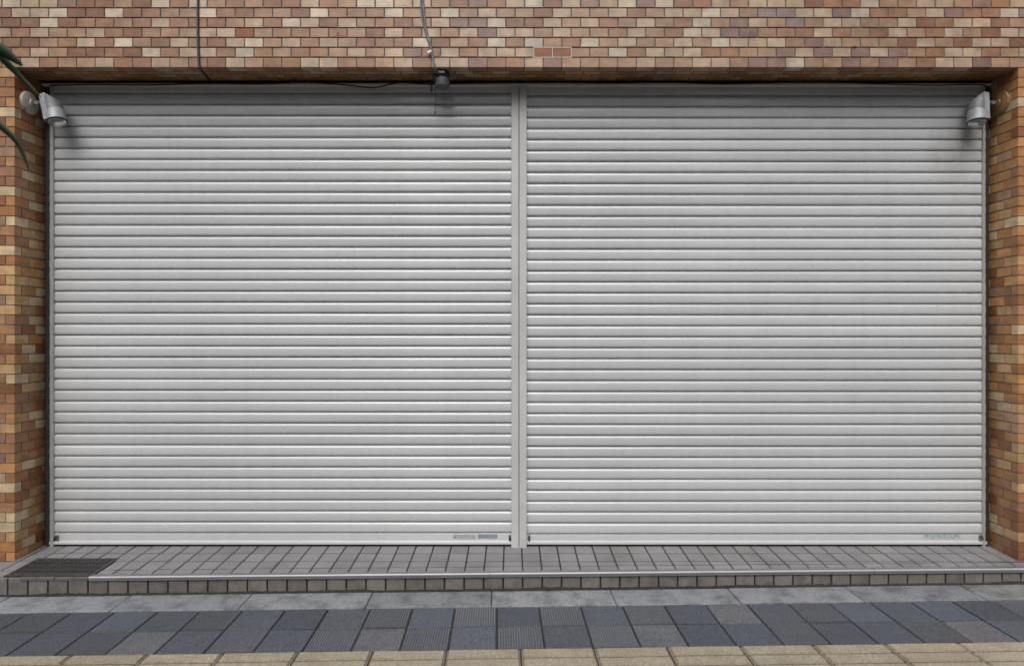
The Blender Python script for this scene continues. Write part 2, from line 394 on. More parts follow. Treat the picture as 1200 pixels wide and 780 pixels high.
ROWS = ["BBOOCOOBCOTBOOTTTPOCBPRRTPTPPTOPOPPTTPCTPRVPRPPOOPTTPOB",
        "PPCBBCBOTTCOBTTBCOOOCTTCTPTTBPTTPOTPPCPTVVPPRCOOTPROOCV",
        "BOCBOOTOPOOBTPOCPBPTOBTPRRCBBPTPOTPTOCTRPTVTPPTTPBOPPOT",
        "OPTTPOBTTTPPSTOOTOTBPOPOPRPPTPTTOPTOCPRRTOOPOTBPTOPTBPP",
        "OBTOPOCTOPTBPCTPOPTBOOCBTOCOCTOCTPTTPTCPPPTRPTTTBPTBPPB",
        "OPTBBOBCOPPOCOTOOTPTPROPOPPPSSTTCOPPPOOTTRPRPRPRTOPPOTP",
        "TPOTTPOOPTOBPTOOPPOOTPOPPROOPRTTTTPTTPPTRRCTTRTRTOPPRTT"]
assert all(len(r) == 55 for r in ROWS), [len(r) for r in ROWS]
NROW = len(ROWS)
def row_z(r): return ZS + (NROW - 1 - r + .5) * PZ_        # centre height of beam row r (0 is the topmost in view)
XA = (2.3 - PX) * YF / F
def muted(c, k=0.08):
    l = .3 * c[0] + .6 * c[1] + .1 * c[2]; return tuple(v + (l * 1.05 - v) * k for v in c[:3]) + (1,)
def wob(c, k=0.05):
    f = 1 + rnd.uniform(-k, k); w = rnd.uniform(-.02, .02)
    return (c[0] * f * (1 + w), c[1] * f, c[2] * f * (1 - w), 1)
soff_leg = 0.048
edge_mesh = None
def edge_tile_mesh(w, h):
    """lowest row: tile that turns under the beam; face y=0, underside z=-h/2, leg reaching back"""
    x = w / 2; b = .0016; t = .011
    pr = [(t, h / 2), (b, h / 2), (0, h / 2 - b), (0, -h / 2 - .0028 + b), (b, -h / 2 - .0028), (soff_leg, -h / 2 - .0028), (soff_leg, -h / 2 + t - .0028), (t, -h / 2 + t - .0028)]
    return MB().extrude_x(pr, -x, x, close=True).mesh('tile', mat=M_TILE)
edge_mesh = edge_tile_mesh(PX_ - TJ, PZ_ - TJ)
stuff = MB()
def stuff_tile(x, z, w=PX_ - TJ, h=PZ_ - TJ):
    if w < .006: return
    b = .0016; X, Z = w / 2, h / 2
    vs = [(x - X, YF + .01, z - Z), (x + X, YF + .01, z - Z), (x + X, YF + .01, z + Z), (x - X, YF + .01, z + Z),
          (x - X + b, YF, z - Z + b), (x + X - b, YF, z - Z + b), (x + X - b, YF, z + Z - b), (x - X + b, YF, z + Z - b)]
    stuff.add(vs, [(0, 1, 5, 4), (1, 2, 6, 5), (2, 3, 7, 6), (3, 0, 4, 7), (4, 5, 6, 7)])
for r, s in enumerate(ROWS):
    off = 0.0 if r % 2 == 0 else PX_ / 2
    z = row_z(r)
    for i in range(-16, 72):
        x = XA + off + (i + .5) * PX_
        if -1 <= i <= 55 and r > 0 or (r == NROW - 1):
            ch = s[i] if 0 <= i < 55 else rnd.choice('POTTB')
            o = link('tile', edge_mesh if r == NROW - 1 else full, beam, (x, YF - YF + rnd.uniform(-.0006, .0006), z),
                     (rnd.uniform(-.006, .006), 0, rnd.uniform(-.006, .006)), wob(PAL[ch] if ch == 'S' else muted(PAL[ch])))
        else:
            stuff_tile(x, z)
for r in range(-34, 0):
    off = 0.0 if r % 2 == 0 else PX_ / 2
    for i in range(-16, 72): stuff_tile(XA + off + (i + .5) * PX_, row_z(r))
o = tag(stuff.build('tile_courses', M_TILES, beam), kind='stuff'); o.location = (0, -YF, 0)
# underside of the beam
sof = MB()
for j in range(4):
    y0 = YF + soff_leg + .005 + j * .0405; y1 = y0 + .036
    if y1 > 3.482: y1 = 3.481
    off = (j % 2 + .5) * PX_ / 2
    for i in range(-1, 56):
        x0 = XA + off + i * PX_; x1 = x0 + PX_ - TJ
        x0, x1 = max(x0, XL - .003), min(x1, XR + .003)
        if x1 - x0 < .01: continue
        sof.add([(x0, y0, ZS + .006), (x1, y0, ZS + .006), (x1, y1, ZS + .006), (x0, y1, ZS + .006),
                 (x0 + .001, y0 + .001, ZS), (x1 - .001, y0 + .001, ZS), (x1 - .001, y1 - .001, ZS), (x0 + .001, y1 - .001, ZS)],
                [(0, 4, 5, 1), (1, 5, 6, 2), (2, 6, 7, 3), (3, 7, 4, 0), (4, 7, 6, 5)])
o = tag(sof.build('soffit_tiling', M_SOFF, beam), kind='stuff'); o.location = (0, -YF, 0)
# two replaced tiles in pale grout, a few drill holes
def fx(px, py): return (px - PX) * YF / F, HC + (PY - py) * YF / F
xa = XA + PX_ / 2 + 28 * PX_; zc = row_z(5)
for k in range(3):
    o = MB().box(-.0026, .0026, -.0012, .006, -PZ_ / 2, PZ_ / 2).build('grout_joint', M_PALE_GROUT, beam, loc=(xa + k * PX_, 0, zc))
for dz in (PZ_ / 2, -PZ_ / 2):
    o = MB().box(-.003, 2 * PX_ + .003, -.001, .006, -.0026, .0026).build('grout_joint', M_PALE_GROUT, beam, loc=(xa, 0, zc + dz))
for px, py, rr in ((396, 40.5, .0075), (879, 39.5, .0085), (1001, 55.5, .008)):
    x, z = fx(px, py)
    h = MB(); ring = lambda r, y, ph: [(r * math.cos(a * math.pi / 5 + ph) * (1 + .2 * math.sin(a * 2.1 + px)), y, r * math.sin(a * math.pi / 5 + ph)) for a in range(10)]
    h.loft([ring(rr * 1.0, -.0016, 0), ring(rr * .7, .004, 0), ring(rr * .2, .004, 0)], caps=False).build('drill_hole', M_HOLE, beam, loc=(x, 0, z))

# pillars: corner tiles turn the edge, every other course shifted by half a tile
h_t = PZ_ - TJ
NPR = 51
lenA, lenB = PX_ - TJ, PX_ / 2 - TJ
half = tile_mesh(PX_ / 2 - TJ, PZ_ - TJ)
def side_mesh(w, sgn):
    """reveal tile: lies in the YZ plane, face towards sgn * x, y from 0 to w"""
    b = .0016; d = .01; z = h_t / 2
    q = [(0, -z), (w, -z), (w, z), (0, z)]; qi = [(b, -z + b), (w - b, -z + b), (w - b, z - b), (b, z - b)]
    vs = [(-sgn * d, y, zz) for y, zz in q] + [(0, y, zz) for y, zz in qi]
    fs = [(0, 1, 5, 4), (1, 2, 6, 5), (2, 3, 7, 6), (3, 0, 4, 7), (4, 5, 6, 7)]
    if sgn < 0: fs = [tuple(reversed(f)) for f in fs]
    return mesh('tile', vs, fs, mat=M_TILE)
def mirror(me):
    m = me.copy()
    m.transform(Matrix.Scale(-1, 4, (1, 0, 0))); m.flip_normals(); return m
depth = 3.530 - YF
for sgn, X0, pil, seed in ((1, XL, pil_l, 3), (-1, XR, pil_r, 11)):
    pr = random.Random(seed)
    # corner with a long or a short front leg; the L is modelled with its legs along +x and +y, so the left pillar takes the mirrored one
    cor = {}
    for key, (a, b) in {'long': (lenA, lenB), 'short': (lenB, lenA)}.items():
        cm = l_prism('tile', a, b, h_t); cor[key] = mirror(cm) if sgn > 0 else cm
    s_full, s_half, s_cut = side_mesh(lenA, sgn), side_mesh(lenB - .002, sgn), side_mesh(depth - 1.5 * PX_ - .001, sgn)
    s_end = side_mesh(max(.006, depth - 2 * PX_), sgn)
    pst = MB()
    for r in range(NPR):
        z = ZS - (r + .5) * PZ_ - .001
        if z + h_t / 2 < -.03: continue
        def pick(front=False):
            w = 'OOGGGGGYYYYYHHHKKWWWT' if not front else 'OOTTBPRO'
            c_ = PAL[pr.choice(w)]; return wob(c_ if front else tuple(min(.8, v * 1.16) for v in c_[:3]) + (1,), .07)  # light in the reveals painted into their tiles as brighter, warmer colour
        long = r % 2 == 0
        c = pick()
        j = lambda: pr.uniform(-.0005, .0005)
        link('tile', cor['long' if long else 'short'], pil, (X0 + j(), j(), z), None, c)
        y = (lenB if long else lenA) + TJ
        if long:
            link('tile', s_full, pil, (X0 + j(), y, z), None, pick())
            link('tile', s_cut, pil, (X0 + j(), y + PX_, z), None, pick())
        else:
            link('tile', s_full, pil, (X0 + j(), y, z), None, pick())
            link('tile', s_end, pil, (X0 + j(), y + PX_, z), None, pick())
        x = X0 - sgn * ((lenA if long else lenB) + TJ)
        link('tile', full, pil, (x - sgn * lenA / 2, 0, z), None, pick(True))
        for k in range(1, 16):
            xx = x - sgn * (lenA / 2 + k * PX_)
            X, Z, b = lenA / 2, h_t / 2, .0016
            pst.add([(xx - X, .01, z - Z), (xx + X, .01, z - Z), (xx + X, .01, z + Z), (xx - X, .01, z + Z),
                     (xx - X + b, 0, z - Z + b), (xx + X - b, 0, z - Z + b), (xx + X - b, 0, z + Z - b), (xx - X + b, 0, z + Z - b)],
                    [(0, 1, 5, 4), (1, 2, 6, 5), (2, 3, 7, 6), (3, 0, 4, 7), (4, 5, 6, 7)])
    tag(pst.build('tile_courses', M_TILES, pil), kind='stuff')

# ------------------------------------------------------------------ entrance step
SL = 0.055
def step_z(y): return -SL * (YB - y)
def edge(x, back=0.0): return 3.146 + T * x + back
step = tag(link('entrance_step', None, loc=(0, 3.2, 0)), 'low grey tiled entrance step in front of the shutters', 'step')
step.empty_display_size = 0.2
def spart(mb, name, mat, loc=(0, 0, 0), **kw):
    o = mb.build(name, mat, step, **kw); o.location = Vector(loc) - Vector((0, 3.2, 0)); return o
mb = MB()
xs = (-4.4, 4.4)
top = [(x, edge(x, .012), step_z(edge(x)) - .005) for x in xs] + [(xs[1], 3.62, step_z(3.62) - .005), (xs[0], 3.62, step_z(3.62) - .005)]
bot = [(x, y, -.2) for x, y, z in top]
mb.add(bot + top, [(0, 3, 2, 1), (4, 5, 6, 7), (0, 1, 5, 4), (1, 2, 6, 5), (2, 3, 7, 6), (3, 0, 4, 7)])
spart(mb, 'bed', M_MORTAR)
GX0, GX1, GY0, GY1 = -2.575, -2.128, 3.118, 3.335          # hole for the drain cover
TJS = 0.0076
YR1, YR2 = 3.402, 3.297
LINE3 = 0.087                                             # cut row ends this far behind the edge
def floor_tile(poly, name='floor_tile', dark=1.0):
    cx = sum(p[0] for p in poly) / len(poly); cy = sum(p[1] for p in poly) / len(poly)
    dz = rnd.uniform(-.0007, .0007)
    m = MB().plate([(x - cx, y - cy) for x, y in poly], 0.014, lambda x, y: -SL * (-y) + dz, 0.0016)
    k = rnd.uniform(0.90, 1.10) * dark; w = rnd.uniform(-.02, .03)
    o = spart(m, name, M_STEP, (cx, cy, step_z(cy))); o.color = (k * (1 + w), k, k * (1 - w * .3), 1)
    return o
def clip_x(segs, a, b):
    out = []
    for x0, x1 in segs:
        if x1 <= a or x0 >= b: out.append((x0, x1)); continue
        if x0 < a: out.append((x0, a))
        if x1 > b: out.append((b, x1))
    return [s for s in out if s[1] - s[0] > .012]
h = TJS / 2; g2 = .0055
for k in range(-30, 31):
    x0, x1 = -0.045 + k * .1, -0.045 + (k + 1) * .1
    # two full rows between the pillars
    a, b = max(x0, XL + .002), min(x1, XR - .002)
    if b - a > .012:
        floor_tile([(a + h, YR1 + g2), (b - h, YR1 + g2), (b - h, YB + .02), (a + h, YB + .02)])
        yf = YR2 + g2
        if b <= GX1 + .03 and a >= GX0 - .03: yf = GY1 + .002
        floor_tile([(a + h, yf), (b - h, yf), (b - h, YR1 - g2), (a + h, YR1 - g2)])
    # cut row that tapers to the right, then the row along the edge
    for a, b in clip_x([(x0, x1)], GX0, GX1):
        la, lb = edge(a, LINE3), edge(b, LINE3)
        if YR2 - max(la, lb) > .006:
            floor_tile([(a + h, la + g2), (b - h, lb + g2), (b - h, YR2 - g2), (a + h, YR2 - g2)])
        ea, eb = edge(a, .020), edge(b, .020)
        floor_tile([(a + h, ea), (b - h, eb), (b - h, lb - g2), (a + h, la - g2)], dark=1.04)
# strip of tile in front of the drain cover
for k in range(-4, 1):
    a, b = GX1 + (k - 1) * .0894, GX1 + k * .0894
    if k > -4: floor_tile([(a + h, edge(a, .0)), (b - h, edge(b, .0)), (b - h, GY0 - .004), (a + h, GY0 - .004)], dark=.55) if GY0 - .004 - edge(b) > .004 else floor_tile(
               [(a + h, edge(a)), (b - h, edge(b)), (b - h, edge(b) + .008), (a + h, edge(a) + .008)], dark=.55)
# riser tiles
for k in range(-32, 33):
    a, b = -0.045 + k * .1 + .004, -0.045 + (k + 1) * .1 - .004
    cx = (a + b) / 2
    yy = edge(cx, .004); zt = step_z(yy) - (.004 if cx < GX1 - .02 else .021); zb = -.106 + .004 * cx - .01
    w = (b - a) / 2; t = .014; bv = .002
    m = MB(); H = zt - zb
    m.add([(-w, t, 0), (w, t, 0), (w, t, H), (-w, t, H), (-w, bv, 0), (w, bv, 0), (w, bv, H), (-w, bv, H),
           (-w + bv, 0, bv), (w - bv, 0, bv), (w - bv, 0, H - bv), (-w + bv, 0, H - bv)],
          [(0, 1, 5, 4), (1, 2, 6, 5), (2, 3, 7, 6), (3, 0, 4, 7), (4, 5, 9, 8), (5, 6, 10, 9), (6, 7, 11, 10), (7, 4, 8, 11), (8, 9, 10, 11)])
    kk = rnd.uniform(.82, 1.15)
    o = spart(m, 'riser_tile', M_RISER, (cx, yy, zb), rot=(rnd.uniform(-.02, .02), 0, math.atan(T))); o.color = (kk, kk * .98, kk * .95, 1)
# dirt and moss in the joint between riser and pavement
dm = MB(); dr = random.Random(21); N = 640; vs = []
for i in range(N + 1):
    x = -3.3 + 6.6 * i / N; y = edge(x, .004); zb = -.106 + .004 * x
    hgt = .0045 + .006 * max(0, math.sin(x * 9.1) * math.sin(x * 3.7 + 1)) + dr.uniform(-.002, .0035)
    vs += [(x, y - .002 - .012 - dr.uniform(0, .005), zb + .0035), (x, y - .0045, zb + .006 + hgt * .35), (x, y + .001, zb + .004 + hgt)]
dm.add(vs, [(3 * i + k, 3 * i + 3 + k, 3 * i + 4 + k, 3 * i + 1 + k) for i in range(N) for k in (0, 1)])
tag(spart(dm, 'joint_dirt', M_MOSS), kind='stuff')
# metal edge in three lengths, each with a bright worn bead
zedge = step_z(3.146)
for a, b in ((GX1 - .008, (574 - PX) * 3.13 / F - .001), ((574 - PX) * 3.13 / F + .001, (1025 - PX) * 3.18 / F - .001), ((1025 - PX) * 3.18 / F + .001, 4.3)):
    prof = [(.030, .0), (.030, .0022), (.004, .0022), (.004, .0), ]
    n = 2; L = b - a
    def sweep(pr, name, mat, parent=None):
        vs = []
        for x in (a, b):
            yb = edge(x); zb = step_z(yb)
            vs += [(x - a, y + yb - edge(a), z + SL * max(y, 0) + zb - step_z(edge(a))) for y, z in pr]
        m = len(pr)
        fs = [(i, (i + 1) % m, m + (i + 1) % m, m + i) for i in range(m)] + [tuple(reversed(range(m))), tuple(range(m, 2 * m))]
        mb = MB(); mb.add(vs, fs); return mb
    o = spart(sweep([(.032, -.002), (.032, .0024), (.0035, .0024), (.0035, -.002)], 'x', None), 'edge_strip', M_TRIM, (a, edge(a), step_z(edge(a))))
    bead = [(.0035, .0022), (.003, .0042), (.000, .0050), (-.003, .0042), (-.0046, .0012), (-.0046, -.003), (.0035, -.003)]
    bo = sweep(bead, 'x', None).build('bead', M_BEAD, o)
    lip = [(-.0036, -.0032), (-.0036, -.017), (.002, -.019), (.002, -.0032)]
    lo = sweep(lip, 'x', None).build('lip', M_TRIM, o)

# iron drain cover let into the step
gc = ((GX0 + GX1) / 2, (GY0 + GY1) / 2)
drain = tag(link('drain_cover', None, loc=(gc[0], gc[1], step_z(gc[1])), rot=(math.atan(SL), 0, 0)), 'dark cast iron drain cover with ribbed bars beside the left pillar', 'drain cover')
gw, gd = (GX1 - GX0) / 2 - .003, (GY1 - GY0) / 2 - .003
fr = MB(); fr.box(-gw, gw, -gd, -gd + .012, -.02, .003); fr.box(-gw, gw, gd - .012, gd, -.02, .003)
fr.box(-gw, -gw + .012, -gd + .012, gd - .012, -.02, .003); fr.box(gw - .012, gw, -gd + .012, gd - .012, -.02, .003)
fr.build('frame', M_IRON, drain); MB().box(-gw + .01, gw - .01, -gd + .01, gd - .01, -.02, -.006).build('pan', M_IRON, drain)
bar = MB().box(-.0045, .0045, -gd + .0125, gd - .0125, -.006, .0015).mesh('bar', mat=M_IRON)
nb = 22
for k in range(nb): link('bar', bar, drain, (-gw + .012 + (k + .5) * (2 * gw - .024) / nb, 0, rnd.uniform(-.0006, .0006)))
cb = MB().box(-gw + .0125, gw - .0125, -.003, .003, -.006, .0006).mesh('cross_bar', mat=M_IRON)
for k in range(4): link('cross_bar', cb, drain, (0, -gd + .03 + k * (2 * gd - .06) / 3, -.0004))

# ------------------------------------------------------------------ roller shutters
PITCH = 12.84 * YB / F
def slat_profile():
    # (outward depth, height below the joint)
    P = [(-.005, .003), (-.001, .0005), (.0005, -.0018), (.0038, -.0036), (.0075, -.0064), (.0100, -.0100), (.0112, -.0140), (.0118, -.0190),
         (.0121, -.027), (.0121, -.036), (.0118, -.045), (.0113, -.0510), (.0102, -.0550), (.0076, -.0582), (.0036, -.0596), (.0, -.0604), (-.004, -.0608)]
    k = PITCH / .0626
    return [(-d, z * k) for d, z in P]
def shutter(x_px0, x_px1, groove_top, groove_bot, label, outer):
    x0, x1 = (x_px0 - PX) * YB / F, (x_px1 - PX) * YB / F
    zt, zb = HC + (PY - groove_top) * YB / F, HC + (PY - groove_bot) * YB / F
    n = round((zt - zb) / PITCH); p = (zt - zb) / n
    root = tag(link('roller_shutter', None, loc=((x0 + x1) / 2, YB, 0)), label, 'shutter', 'roller shutters closing the shopfront')
    w = (x1 - x0) / 2 + .012
    # the slats are slightly bowed and dented along their length
    pr = slat_profile(); nseg = 14
    meshes = []
    for v in range(4):
        q = random.Random(v * 5 + int(x_px0)); vs = []; fs = []; m = len(pr)
        for s in range(nseg + 1):
            x = -w + 2 * w * s / nseg; dy = q.uniform(-.00035, .00035); dz = q.uniform(-.00012, .00012)
            vs += [(x, y + (dy if 3 < i < 13 else 0), z + dz) for i, (y, z) in enumerate(pr)]
        for s in range(nseg):
            for i in range(m - 1): fs.append((s * m + i, s * m + i + 1, (s + 1) * m + i + 1, (s + 1) * m + i))
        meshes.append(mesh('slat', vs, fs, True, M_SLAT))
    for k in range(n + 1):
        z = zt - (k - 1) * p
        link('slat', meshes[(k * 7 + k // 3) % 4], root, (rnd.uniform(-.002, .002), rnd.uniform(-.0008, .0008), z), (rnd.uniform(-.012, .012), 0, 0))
    # bottom rail with its bright foot and the rubber seal under it
    zf = HC + (PY - 636.2) * YB / F
    z0 = zb - zf
    bb = MB().extrude_x([(-.004, z0 - .0005), (-.0085, z0 - .003), (-.0095, z0 - .008), (-.0095, .0185), (-.0125, .0165), (-.019, .0155), (-.0205, .0125), (-.0205, .001), (-.019, 0), (.004, 0), (.004, z0 - .0005)], -w + .004, w - .004, True)
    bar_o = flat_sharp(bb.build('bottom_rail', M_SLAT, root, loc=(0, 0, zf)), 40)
    MB().box(-w + .004, w - .004, -.014, .006, -.016, .0).build('rubber_seal', M_DARK, root, loc=(0, 0, zf - .0005))
    return root, bar_o, zf, (x0 + x1) / 2, w
sl, slb, zfoot, cxl, wl = shutter(62.2, 599.0, 110.2, 623.7, 'closed grey slatted roller shutter beside the pillar with the drain cover', -1)
sr, srb, zfoot, cxr, wr = shutter(617.6, 1152.0, 113.0, 625.0, 'closed grey slatted roller shutter beside the pillar with the brass lamp base', 1)

# small notices on the bottom rails
def sticker_mat(name, paper, ink, sc, thr):
    m = Mat(name, 0.5); v = m.coords('Object', (1, 1, 1), rand=False)
    f = m.noise(m.coords('Object', (sc, 1, sc * 2.2), rand=False), 1.0, 3, lo=0, hi=0.85, f0=thr, f1=thr + .12)
    m.color(m.mix(f, paper, ink)); return m.m
M_ST1 = sticker_mat('worn_sticker', (0.42, 0.42, 0.46, 1), (0.16, 0.16, 0.20, 1), 55, .50)
M_ST2 = sticker_mat('blue_grey_sticker', (0.26, 0.29, 0.34, 1), (0.18, 0.20, 0.25, 1), 70, .50)
M_ST3 = sticker_mat('faded_teal_sticker', (0.47, 0.50, 0.49, 1), (0.13, 0.22, 0.24, 1), 60, .48)
for bar_o, cx, pxa, pxb, ya, yb_, mt in ((slb, cxl, 531, 557, 625.3, 630.3, M_ST1), (slb, cxl, 560, 583, 625.0, 629.8, M_ST2), (srb, cxr, 1081, 1124, 624.6, 630.4, M_ST3)):
    a, b = at(pxa, yb_, YB), at(pxb, ya, YB)
    MB().box(a.x - cx, b.x - cx, -.0101, -.0092, a.z - zfoot, b.z - zfoot).build('sticker', mt, bar_o)
# lock bolts at the ends of the bottom rails
for root, cx, xs_ in ((sl, cxl, (67.5, 597.5)), (sr, cxr, (620.0, 1148.5))):
    for px in xs_:
        p = at(px, 629.5, YB)
        lt = link('latch', None, root, (p.x - cx, -.010, p.z)); lt.empty_display_size = .02
        small = px in (597.5, 620.0)
        w_ = .006 if small else .016
        MB().box(-w_, w_, -.006, .0, -.017, .018).build('latch_plate', M_STEEL, lt)
        s_ = -1 if px < 600 else 1
        MB().tube([(s_ * w_ * .4, -.007, -.012), (s_ * w_ * .2, -.012, 0), (-s_ * w_ * .5, -.009, .012)], .0035, 6).build('bolt', M_BLACK, lt)

# guide rails at the pillars
def rail(px0, px1, pd0, pd1, label):
    zt, zb = ZS - .02, step_z(YB) - .001
    a, b = sorted(((px0 - PX) * 3.49 / F, (px1 - PX) * 3.49 / F)); c, d = sorted(((pd0 - PX) * 3.50 / F, (pd1 - PX) * 3.50 / F))
    root = tag(link('guide_rail', None, loc=((a + b) / 2, 3.49, zb)), label, 'rail', 'guide rails of the shutters')
    ox = (a + b) / 2
    m = MB(); m.box(a - ox, b - ox, 0, .05, 0, zt - zb); flat_sharp(m.build('channel', M_RAIL, root))
    MB().box(c - ox, d - ox, .008, .05, 0, zt - zb - .001).build('dark_strip', M_RAIL_DARK, root)  # near-black strip between rail and pillar
    return root
rail(58.3, 62.3, 53.6, 58.0, 'slim light metal guide rail beside the pillar with the drain cover')
rail(1152.0, 1154.8, 1155.2, 1158.6, 'slim light metal guide rail beside the pillar with the brass lamp base')

# centre post: two channels back to back
post = tag(link('center_post', None, loc=((608.2 - PX) * 3.48 / F, 3.48, 0)), 'pale grey vertical metal post standing between the two shutters', 'post')
zt, zb = ZS - .02 , step_z(3.48) - .002
for a, b in ((-9.0, -.35), (.35, 9.1)):
    a, b = a * 3.48 / F, b * 3.48 / F
    prof = [(a, .045), (a, .002), (a + .002, 0), (b - .002, 0), (b, .002), (b, .045)]
    vs = [(x, y, zb) for x, y in prof] + [(x, y, zt) for x, y in prof]
    n = len(prof); mb = MB().add(vs, [(k, (k + 1) % n, n + (k + 1) % n, n + k) for k in range(n)] + [tuple(reversed(range(n))), tuple(range(n, 2 * n))])
    mb.build('channel', M_POST, post)
# header above the curtain
hd = tag(link('shutter_header', None, loc=(0, 3.5, ZS)), 'thin pale metal header strip along the top of both shutters', 'header')
za = HC + (PY - 101.6) * 3.495 / F - ZS; zb2 = HC + (PY - 99.6) * 3.495 / F - ZS
MB().box(XL + .02, XR - .02, -.026, .004, za, zb2).build('lip', M_HEAD, hd)
MB().box(XL + .005, XR - .005, .020, .07, za + .002, .25).build('housing', M_DARK, hd)

# ------------------------------------------------------------------ lamps on the pillars
def lamp(loc, mirror_x, tilt_out, tilt_fwd, base_mat, label, body_px, body_dx):
    """local frame: x points away from the pillar face, z up"""
    s = -1 if mirror_x else 1
    root = tag(link('security_lamp', None, loc=loc), label, 'lamp', 'security lamps on the pillars')
    fl = lambda pts: [(s * p[0], p[1], p[2]) for p in pts]
    def fix(mb):
        mb.v = fl(mb.v)
        if s < 0: mb.f = [tuple(reversed(f)) for f in mb.f]
        return mb
    m = MB().lathe([(.0, 0), (.062, 0), (.063, .006), (.058, .013), (.045, .018), (.022, .022), (.020, .030), (.0, .030)], 28, 'x')
    flat_sharp(fix(m).build('base_plate', base_mat, root), 30)
    m = MB().tube([(.028, 0, 0), (.045, -.002, -.001), (.060, -.004, -.003), (.085, -.006, -.004)], [.009, .009, .012, .012], 10)
    m.tube([(.058, -.018, -.003), (.058, .012, -.003)], .0115, 10)
    flat_sharp(fix(m).build('arm', M_STEEL, root))
    # casing: cylinder with an oblique top, stiffer back spine on the pillar side
    Rr = .050; n = 28; bx = .138
    def ring(r, zf, sq=0.0):
        out = []
        for k in range(n):
            a = 2 * math.pi * k / n; c_, s_ = math.cos(a), math.sin(a)
            out.append((r * c_, r * s_, zf(c_) if callable(zf) else zf))
        return out
    topz = lambda c: .090 - .052 * max(0.0, (c + .25) / 1.25) ** 1.1
    body = MB().loft([ring(Rr * 1.05, -.090), ring(Rr * 1.05, -.086), ring(Rr, -.080), ring(Rr * .985, -.01), ring(Rr * .96, lambda c: topz(c) - .010), ring(Rr * .90, lambda c: topz(c) - .002), ring(Rr * .5, lambda c: topz(c * .5) + .001), ring(Rr * .05, lambda c: topz(c * .05) + .001)])
    Mx = Matrix.Translation((bx + body_dx, -.012, -.012 + body_px)) @ Matrix.Scale(.88, 4) @ Matrix.Rotation(R(-tilt_out), 4, 'Y') @ Matrix.Rotation(R(-tilt_fwd), 4, 'X')
    def place(mb):
        mb.v = [tuple(Mx @ Vector(v)) for v in mb.v]; return fix(mb)
    bo = flat_sharp(place(body).build('casing', M_STEEL, root), 40)
    sp = MB(); a0, a1, b0 = -.060, -.018, .030
    pr_ = [(a0, -b0), (a0 + .008, -b0 - .010), (a1, -b0 - .016), (a1 + .006, -b0 - .010), (a1 + .006, b0 + .010), (a1, b0 + .016), (a0 + .008, b0 + .010), (a0, b0)]
    vs = [(x, y, -.078) for x, y in pr_] + [(x, y, .094) for x, y in pr_]
    k_ = len(pr_); sp.add(vs, [(k, (k + 1) % k_, k_ + (k + 1) % k_, k_ + k) for k in range(k_)] + [tuple(reversed(range(k_))), tuple(range(k_, 2 * k_))])
    flat_sharp(place(sp).build('spine', M_STEEL_LT, root), 25)
    # arched hood over the lower front
    hood = MB(); rings = []
    arc = [(-math.pi * .80 + math.pi * 1.25 * k / 20) for k in range(21)]
    lo_, hi_ = [], []
    for k, a in enumerate(arc):
        t_ = (k - 10) / 10; zt_ = -.086 + .066 * math.sqrt(max(0.0, 1 - t_ * t_)) + .004
        lo_.append((Rr * 1.075 * math.cos(a), Rr * 1.075 * math.sin(a), -.087)); hi_.append((Rr * 1.06 * math.cos(a), Rr * 1.06 * math.sin(a), zt_))
    hood.add(lo_ + hi_, [(k, k + 1, 22 + k, 21 + k) for k in range(20)])
    flat_sharp(place(hood).build('hood', M_STEEL_LT, root), 60)
    rim = MB().loft([ring(Rr * 1.09, -.086), ring(Rr * 1.10, -.092), ring(Rr * 1.02, -.094), ring(Rr * .98, -.090)], caps=False)
    place(rim).build('rim', M_BLACK, root, smooth=True)
    ln = MB().loft([ring(Rr * 1.0, -.090), ring(Rr * .97, -.098), ring(Rr * .80, -.106), ring(Rr * .45, -.111), ring(Rr * .05, -.113)])
    place(ln).build('lens', M_GLASS, root, smooth=True)
    return root
YLm = 3.405
pl_ = at(35, 121, YLm)
lamp((XL - .001, YLm, pl_.z), False, 17, 8, M_BASE_L, 'silver security lamp on rust spotted white base, tilted, behind leaves', -.024, .016)
pr_lamp = at(1174, 117, YLm)
lamp((XR + .001, YLm + .02, pr_lamp.z - .010), True, 5, 9, M_BASE_R, 'silver security lamp on weathered brass round base', -.026, .010)

# ------------------------------------------------------------------ cables and the sensor under the beam
def smooth_pts(pts, n=6):
    pts = [Vector(p) for p in pts]; out = []
    for i in range(len(pts) - 1):
        p0, p1, p2, p3 = pts[max(i - 1, 0)], pts[i], pts[i + 1], pts[min(i + 2, len(pts) - 1)]
        for k in range(n):
            t = k / n
            out.append(.5 * ((2 * p1) + (p2 - p0) * t + (2 * p0 - 5 * p1 + 4 * p2 - p3) * t * t + (3 * p1 - p0 - 3 * p2 + p3) * t ** 3))
    return out + [pts[-1]]
def cable(name, pts, r, mat, label, cat='cable', n=6):
    pts = smooth_pts(pts, n); o0 = pts[0].copy()
    o = MB().tube([p - o0 for p in pts], r, 8).build(name, mat, smooth=True, loc=o0)
    return tag(o, label, cat)
YW = YF - .006
cable('wall_cable', [at(232, -120, YW), at(232, -20, YW), at(231.7, 30, YW), at(232.4, 60, YW), at(233, 77, YW), at(233.6, 79.6, YF - .004), at(235, 82, 3.335), (at(247.5, 95.5, 3.49))], .0062, M_CABLE_N,
      'dark navy cable running straight down the tiles and under the beam')
pts_g = [(495, -120), (495.3, -20), (495.6, 0), (497, 18), (500, 38), (504, 52), (506.5, 64), (508.5, 74)]
c1 = [at(x, y, YW) for x, y in pts_g] + [at(510.5, 80, YW - .001), at(512, 85.5, YF + .02)]
gcab = cable('wall_cable', c1, .0062, M_CABLE_G, 'grey twin cable bending down the tiles to the black sensor')
c2 = [at(x - 2.6 + 2.4 * max(0, min(1, (y - 20) / 40)), y, YW - .003) for x, y in pts_g[2:6]]
